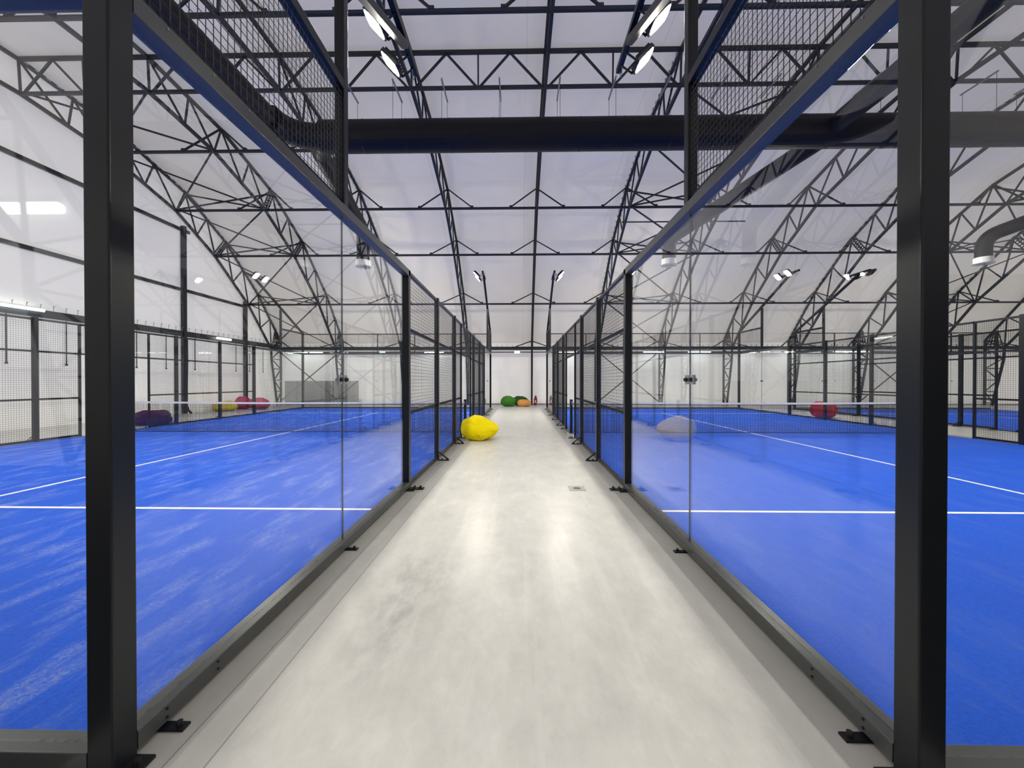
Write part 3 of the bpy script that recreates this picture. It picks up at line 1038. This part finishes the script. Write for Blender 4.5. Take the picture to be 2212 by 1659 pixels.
def branch(a, b, zend, parent_label, group=None):
    """branch from a to b, elbow down to zend with a white outlet"""
    d_ = (Vector(b) - Vector(a)).normalized()
    ring_tube(a, b, 0.265, 'branch_pipe', t)
    e = arc(b, Vector(b) + d_ * 0.45, Vector(b) + d_ * 0.45 + Vector((0, 0, -0.5)))
    MB().tube(e, 0.265, 24).build('branch_elbow', M['duct'], t)
    bx, by, bz = e[-1]
    MB().tube([(bx, by, bz), (bx, by, zend + 0.2)], 0.265, 24).build('drop_pipe', M['duct'], t)
    o = MB().tube([(bx, by, zend + 0.25), (bx, by, zend + 0.03), (bx, by, zend)], [0.30, 0.30, 0.34], 28).build('outlet_collar', M['white_plastic'], t, label='white round outlet collar')
    v = MB()
    for i in range(8):
        a_ = math.pi * 2 * i / 8
        v.bar((bx, by, zend - 0.01), (bx + 0.29 * math.cos(a_), by + 0.29 * math.sin(a_), zend - 0.03), 0.05, 0.012)
    v.tube([(bx, by, zend - 0.05), (bx, by, zend)], [0.06, 0.09], 12)
    v.build('diffuser', M['zinc'], o)


branch((-6.35, YD + 0.8, ZD - 0.05), (-6.62, 5.15, 8.0), 6.35, 'left')
branch((9.1, YD + 0.1, ZD - 0.05), (6.5, 5.25, 7.55), 6.35, 'right')
branch((21.9, YD + 0.1, ZD - 0.05), (19.45, 5.25, 7.55), 6.35, 'farther')
branch((-6.95, YD - 0.9, ZD), (-6.95, -6.9, ZD - 0.1), 6.9, 'near left')
branch((9.0, YD - 0.1, ZD), (9.0, -6.6, ZD), 6.9, 'near right')
hx = [-5.04, -3.66, -2.24, -0.58, 1.16, 2.75, 4.3, 5.9, 7.4, 10.2, 11.8, 13.4, 15.0]
for i, x in enumerate(hx):
    h = thing('duct_hanger', (x, YD, 10.15), '%s slotted rail with two wires holding the duct, counted from left' % ORD[i] if i < 12 else 'last slotted rail with two wires holding the duct, far right', 'hanger', 'duct hangers')
    MB().bar((x, 0.10, 10.17), (x, 1.08, 10.17), 0.04, 0.035).build('channel', M['zinc'], h)
    for yy in (0.14, 1.02):
        MB().tube([(x, yy, 10.16), (x, yy, ZD + (0.10 if yy < .5 else 0.12))], 0.006, 5).build('hanger_wire', M['wire'], h)

o = MB().tube([(4.65, 7.0, 8.72), (10.2, 7.0, 8.72)], 0.03, 8).build('pipe', M['truss'])
o['label'] = 'thin dark pipe hung between two roof frames right of the walkway'
o['category'] = 'pipe'

# ------------------------------------------------------------------ lights on the walls
def tube_light(p, q, label, group, r=0.045):
    t = thing('tube_light', tuple((Vector(p) + Vector(q)) / 2), label, 'tube light', group)
    p, q = Vector(p), Vector(q)
    MB().tube([p, q], r, 12).build('lamp_tube', M['tube'], t)
    up = Vector((0, 0, r + 0.012))
    MB().bar(p + up, q + up, 0.07, 0.03).build('housing', M['white_plastic'], t)
    return t


far_x = [(-14.55, -13.35), (-13.2, -12.4), (-5.95, -4.75), (2.45, 3.6), (7.7, 9.0), (10.45, 11.8), (13.9, 14.5), (16.4, 17.5), (19.3, 20.4), (20.6, 21.7), (24.2, 25.4)]
far_lb = ['behind the leftmost smoked panel', 'just right of the leftmost far tube', 'behind the left court mesh near walkway', 'behind the right court mesh near walkway',
          'behind right court glass, left of two close together', 'behind the middle of the right court glass', 'short one behind right court, outer half', 'behind the right court outer corner',
          'left of the pair beyond the second walkway', 'right of the pair beyond the second walkway', 'far right beyond the thick corner post']
for (a, b), lb in zip(far_x, far_lb):
    tube_light((a, 13.68, 3.27), (b, 13.68, 3.27), 'glowing tube light on far wall, ' + lb, 'tube lights along the far wall')
tube_light((-15.10, -0.3, 3.72), (-15.10, 1.05, 3.72), 'glowing tube light on the gable rail, left of the thick corner post', 'tube lights on the gable wall')
tube_light((-15.10, 8.4, 3.64), (-15.10, 9.35, 3.64), 'glowing tube light on the gable rail between the two columns', 'tube lights on the gable wall')
tube_light((-9.3, -15.0, 4.32), (-7.55, -15.0, 4.32), 'tube light on wall behind the camera, mirrored in left end glass', 'tube lights behind the camera', r=0.09)
for x, lb in ((-0.15, 'over the green bean bags at the walkway end'), (-8.6, 'on the far wall behind the left court')):
    t = thing('exit_light', (x, 13.7, 3.2), 'small pale green emergency light ' + lb, 'emergency light', 'emergency lights')
    MB().box((x - 0.19, 13.68, 3.20), (x + 0.19, 13.76, 3.38)).build('housing', M['white_plastic'], t)
    MB().box((x - 0.17, 13.672, 3.22), (x + 0.17, 13.68, 3.36)).build('lit_face', M['exit_glow'], t)
t = thing('wall_camera', (-15.1, 10.9, 3.0), 'small white dome camera on gable column by the rail end', 'camera')
MB().tube([(-15.1, 10.75, 3.15), (-15.02, 10.75, 3.12), (-14.95, 10.75, 3.1)], [0.03, 0.05, 0.05], 10).build('dome', M['white_plastic'], t)

# ------------------------------------------------------------------ smoked panels behind the left court
for i, (a, b, y) in enumerate(((-14.55, -11.7, 13.25), (-11.75, -9.95, 13.30))):
    t = thing('smoked_screen', ((a + b) / 2, y, 0), ('wide' if i == 0 else 'narrow') + ' grey smoked panel standing at the far wall behind left court', 'panel', 'grey smoked panels')
    MB().box((a, y - 0.006, 0.05), (b, y + 0.006, 1.50)).build('sheet', M['smoked'], t)
    MB().bar((a, y, 0.03), (b, y, 0.03), 0.05, 0.05).build('foot_rail', M['zinc'], t)


# ------------------------------------------------------------------ bean bags
def bean_bag(loc, w, dpt, h, rot, mat, label, seed, droop=0.0, group='bean bags', seam=True):
    t = thing('bean_bag', loc, label, 'bean bag', group)
    nu, nv = 56, 36
    mb = MB()
    sd = Vector((seed * 7.3, seed * 3.1, 0))

    def surf(a, v, k=1.0):
        """a: longitude, v: -1 bottom .. 1 top"""
        ph = v * math.pi / 2
        cx, cy = math.cos(a), math.sin(a)
        rr = max(0.0, math.cos(ph)) ** 0.62
        zz = math.sin(ph)
        x, y = cx * rr, cy * rr
        # lopsided: high on -x, falling to a raised tip on +x, sagging on the floor
        if zz >= 0:
            z = 0.42 + 0.58 * zz * (1 - droop * 0.42 * max(0.0, x + 0.30) ** 1.6 * (1 if x > -0.3 else 0))
        else:
            z = 0.42 * (1 + zz / 0.9511)
        x2 = x * (1 + 0.12 * droop * (1 if x > 0 else 0) * (1 - abs(y)) * (1 if zz >= 0 else 1 + 0.6 * zz))
        if zz < 0 and x > 0:
            x2 *= 1 + 0.22 * droop * zz
        p = Vector((x2 * w / 2, y * dpt / 2, z * h))
        nrm = Vector((cx * rr, cy * rr, zz)).normalized()
        wob = noise.noise(p * 3.2 + sd) * 0.045 + noise.noise(Vector((p.x * 5, p.y * 5, p.z * 16)) + sd) * 0.016
        fold = abs(noise.noise(Vector((p.x * 9 + p.z * 3, p.y * 9, p.z * 5)) + sd)) * 0.03
        p += nrm * (wob - fold) * k * (w / 0.95)
        if p.z < 0:
            p.z = 0
        return p
    for j in range(nv + 1):
        for i in range(nu):
            mb.v.append(tuple(surf(2 * math.pi * i / nu, -0.8 + 1.8 * j / nv)))
    for j in range(nv):
        for i in range(nu):
            a, b = j * nu + i, j * nu + (i + 1) % nu
            mb.f.append((a, b, b + nu, a + nu))
    mb.f.append(tuple(reversed(range(nu))))
    mb.f.append(tuple(nv * nu + i for i in range(nu)))
    o = bpy.data.meshes.new('cover')
    o.from_pydata(mb.v, [], mb.f)
    o.materials.append(mat)
    for p in o.polygons:
        p.use_smooth = True
    ob = bpy.data.objects.new('cover', o)
    COL.objects.link(ob)
    ob.parent = t
    if seam:
        for s_, (a0, a1, v0, v1) in enumerate(((math.radians(205), math.radians(262), 0.15, -0.25), (math.radians(262), math.radians(292), 0.10, -0.62))):
            pts = [surf(a0 + (a1 - a0) * q / 14, v0 + (v1 - v0) * (q / 14) ** 1.3) for q in range(15)]
            pts = [p_ + Vector((p_.x, p_.y, 0)).normalized() * 0.004 for p_ in pts]
            sm = MB().tube(pts, 0.008, 6)
            me = bpy.data.meshes.new('piping')
            me.from_pydata(sm.v, [], sm.f)
            me.materials.append(mat)
            so = bpy.data.objects.new('piping', me)
            COL.objects.link(so)
            so.parent = t
    t.rotation_euler = (0, 0, rot)
    return t


bean_bag((-1.02, -1.28, 0), 0.93, 0.84, 0.60, 0.0, M['yellow'], 'bright yellow bean bag on the walkway beside the left fence', 1, droop=0.9)
bean_bag((-0.66, 12.3, 0), 0.92, 0.9, 0.62, 0.2, M['green'], 'large green bean bag at the far end of the walkway', 2, seam=False, droop=0.3)
bean_bag((0.05, 13.1, 0), 1.0, 0.7, 0.58, 0.1, M['green2'], 'dark green bean bag behind the orange one at the walkway end', 3, seam=False, droop=0.6)
bean_bag((0.26, 12.2, 0), 0.86, 0.8, 0.40, 0.0, M['orange'], 'flattened orange bean bag at the far end of the walkway', 4, seam=False)
bean_bag((-12.5, 1.95, 0), 1.25, 0.95, 0.47, 0.1, M['purple'], 'dark purple bean bag outside the left court gate', 5, droop=-0.6, seam=False)
bean_bag((-14.62, 8.25, 0), 1.1, 0.95, 0.50, 0.3, M['yellow2'], 'mustard yellow bean bag by the left gable wall', 6, seam=False)
bean_bag((-14.72, 9.75, 0), 0.85, 0.85, 0.66, 0.8, M['magenta'], 'magenta bean bag right behind the mustard one', 7, seam=False, droop=0.5)
bean_bag((-13.68, 9.5, 0), 1.0, 0.9, 0.62, 0.0, M['magenta'], 'magenta bean bag farthest from the gable wall', 8, seam=False, droop=0.7)
bean_bag((12.32, 5.1, 0), 0.95, 0.85, 0.68, -0.1, M['red'], 'red bean bag outside the right court fence', 9, seam=False, droop=0.8)

# ------------------------------------------------------------------ fire extinguisher, drain
t = thing('fire_extinguisher', (0.98, 13.45, 0), 'red fire extinguisher standing at the centre frame foot', 'fire extinguisher')
MB().tube([(0.98, 13.45, 0.0), (0.98, 13.45, 0.03), (0.98, 13.45, 0.40), (0.98, 13.45, 0.47), (0.98, 13.45, 0.52)], [0.08, 0.09, 0.09, 0.06, 0.025], 16).build('cylinder', M['red_paint'], t)
MB().box((0.94, 13.42, 0.52), (1.05, 13.48, 0.58)).build('valve_handle', M['bolt'], t)
MB().tube([(1.0, 13.40, 0.55), (1.07, 13.36, 0.45), (1.08, 13.36, 0.2)], 0.012, 6).build('hose', M['bolt'], t)
MB().box((0.95, 13.355, 0.15), (1.01, 13.362, 0.32)).build('label_plate', M['tape'], t, label='pale label')

t = thing('floor_drain', (0.78, -5.94, 0), 'square steel floor drain set in the walkway', 'floor drain')
MB().box((0.68, -6.06, 0.0), (0.90, -5.82, 0.004)).build('cover_plate', M['drain'], t)
g = MB()
for i in range(5):
    o_ = (i - 2) * 0.022
    hw = math.sqrt(max(0, 0.055 ** 2 - o_ ** 2))
    g.box((0.79 - hw, -5.94 + o_ - 0.007, 0.004), (0.79 + hw, -5.94 + o_ + 0.007, 0.006))
g.build('grate', M['drain_dark'], t)

clean()
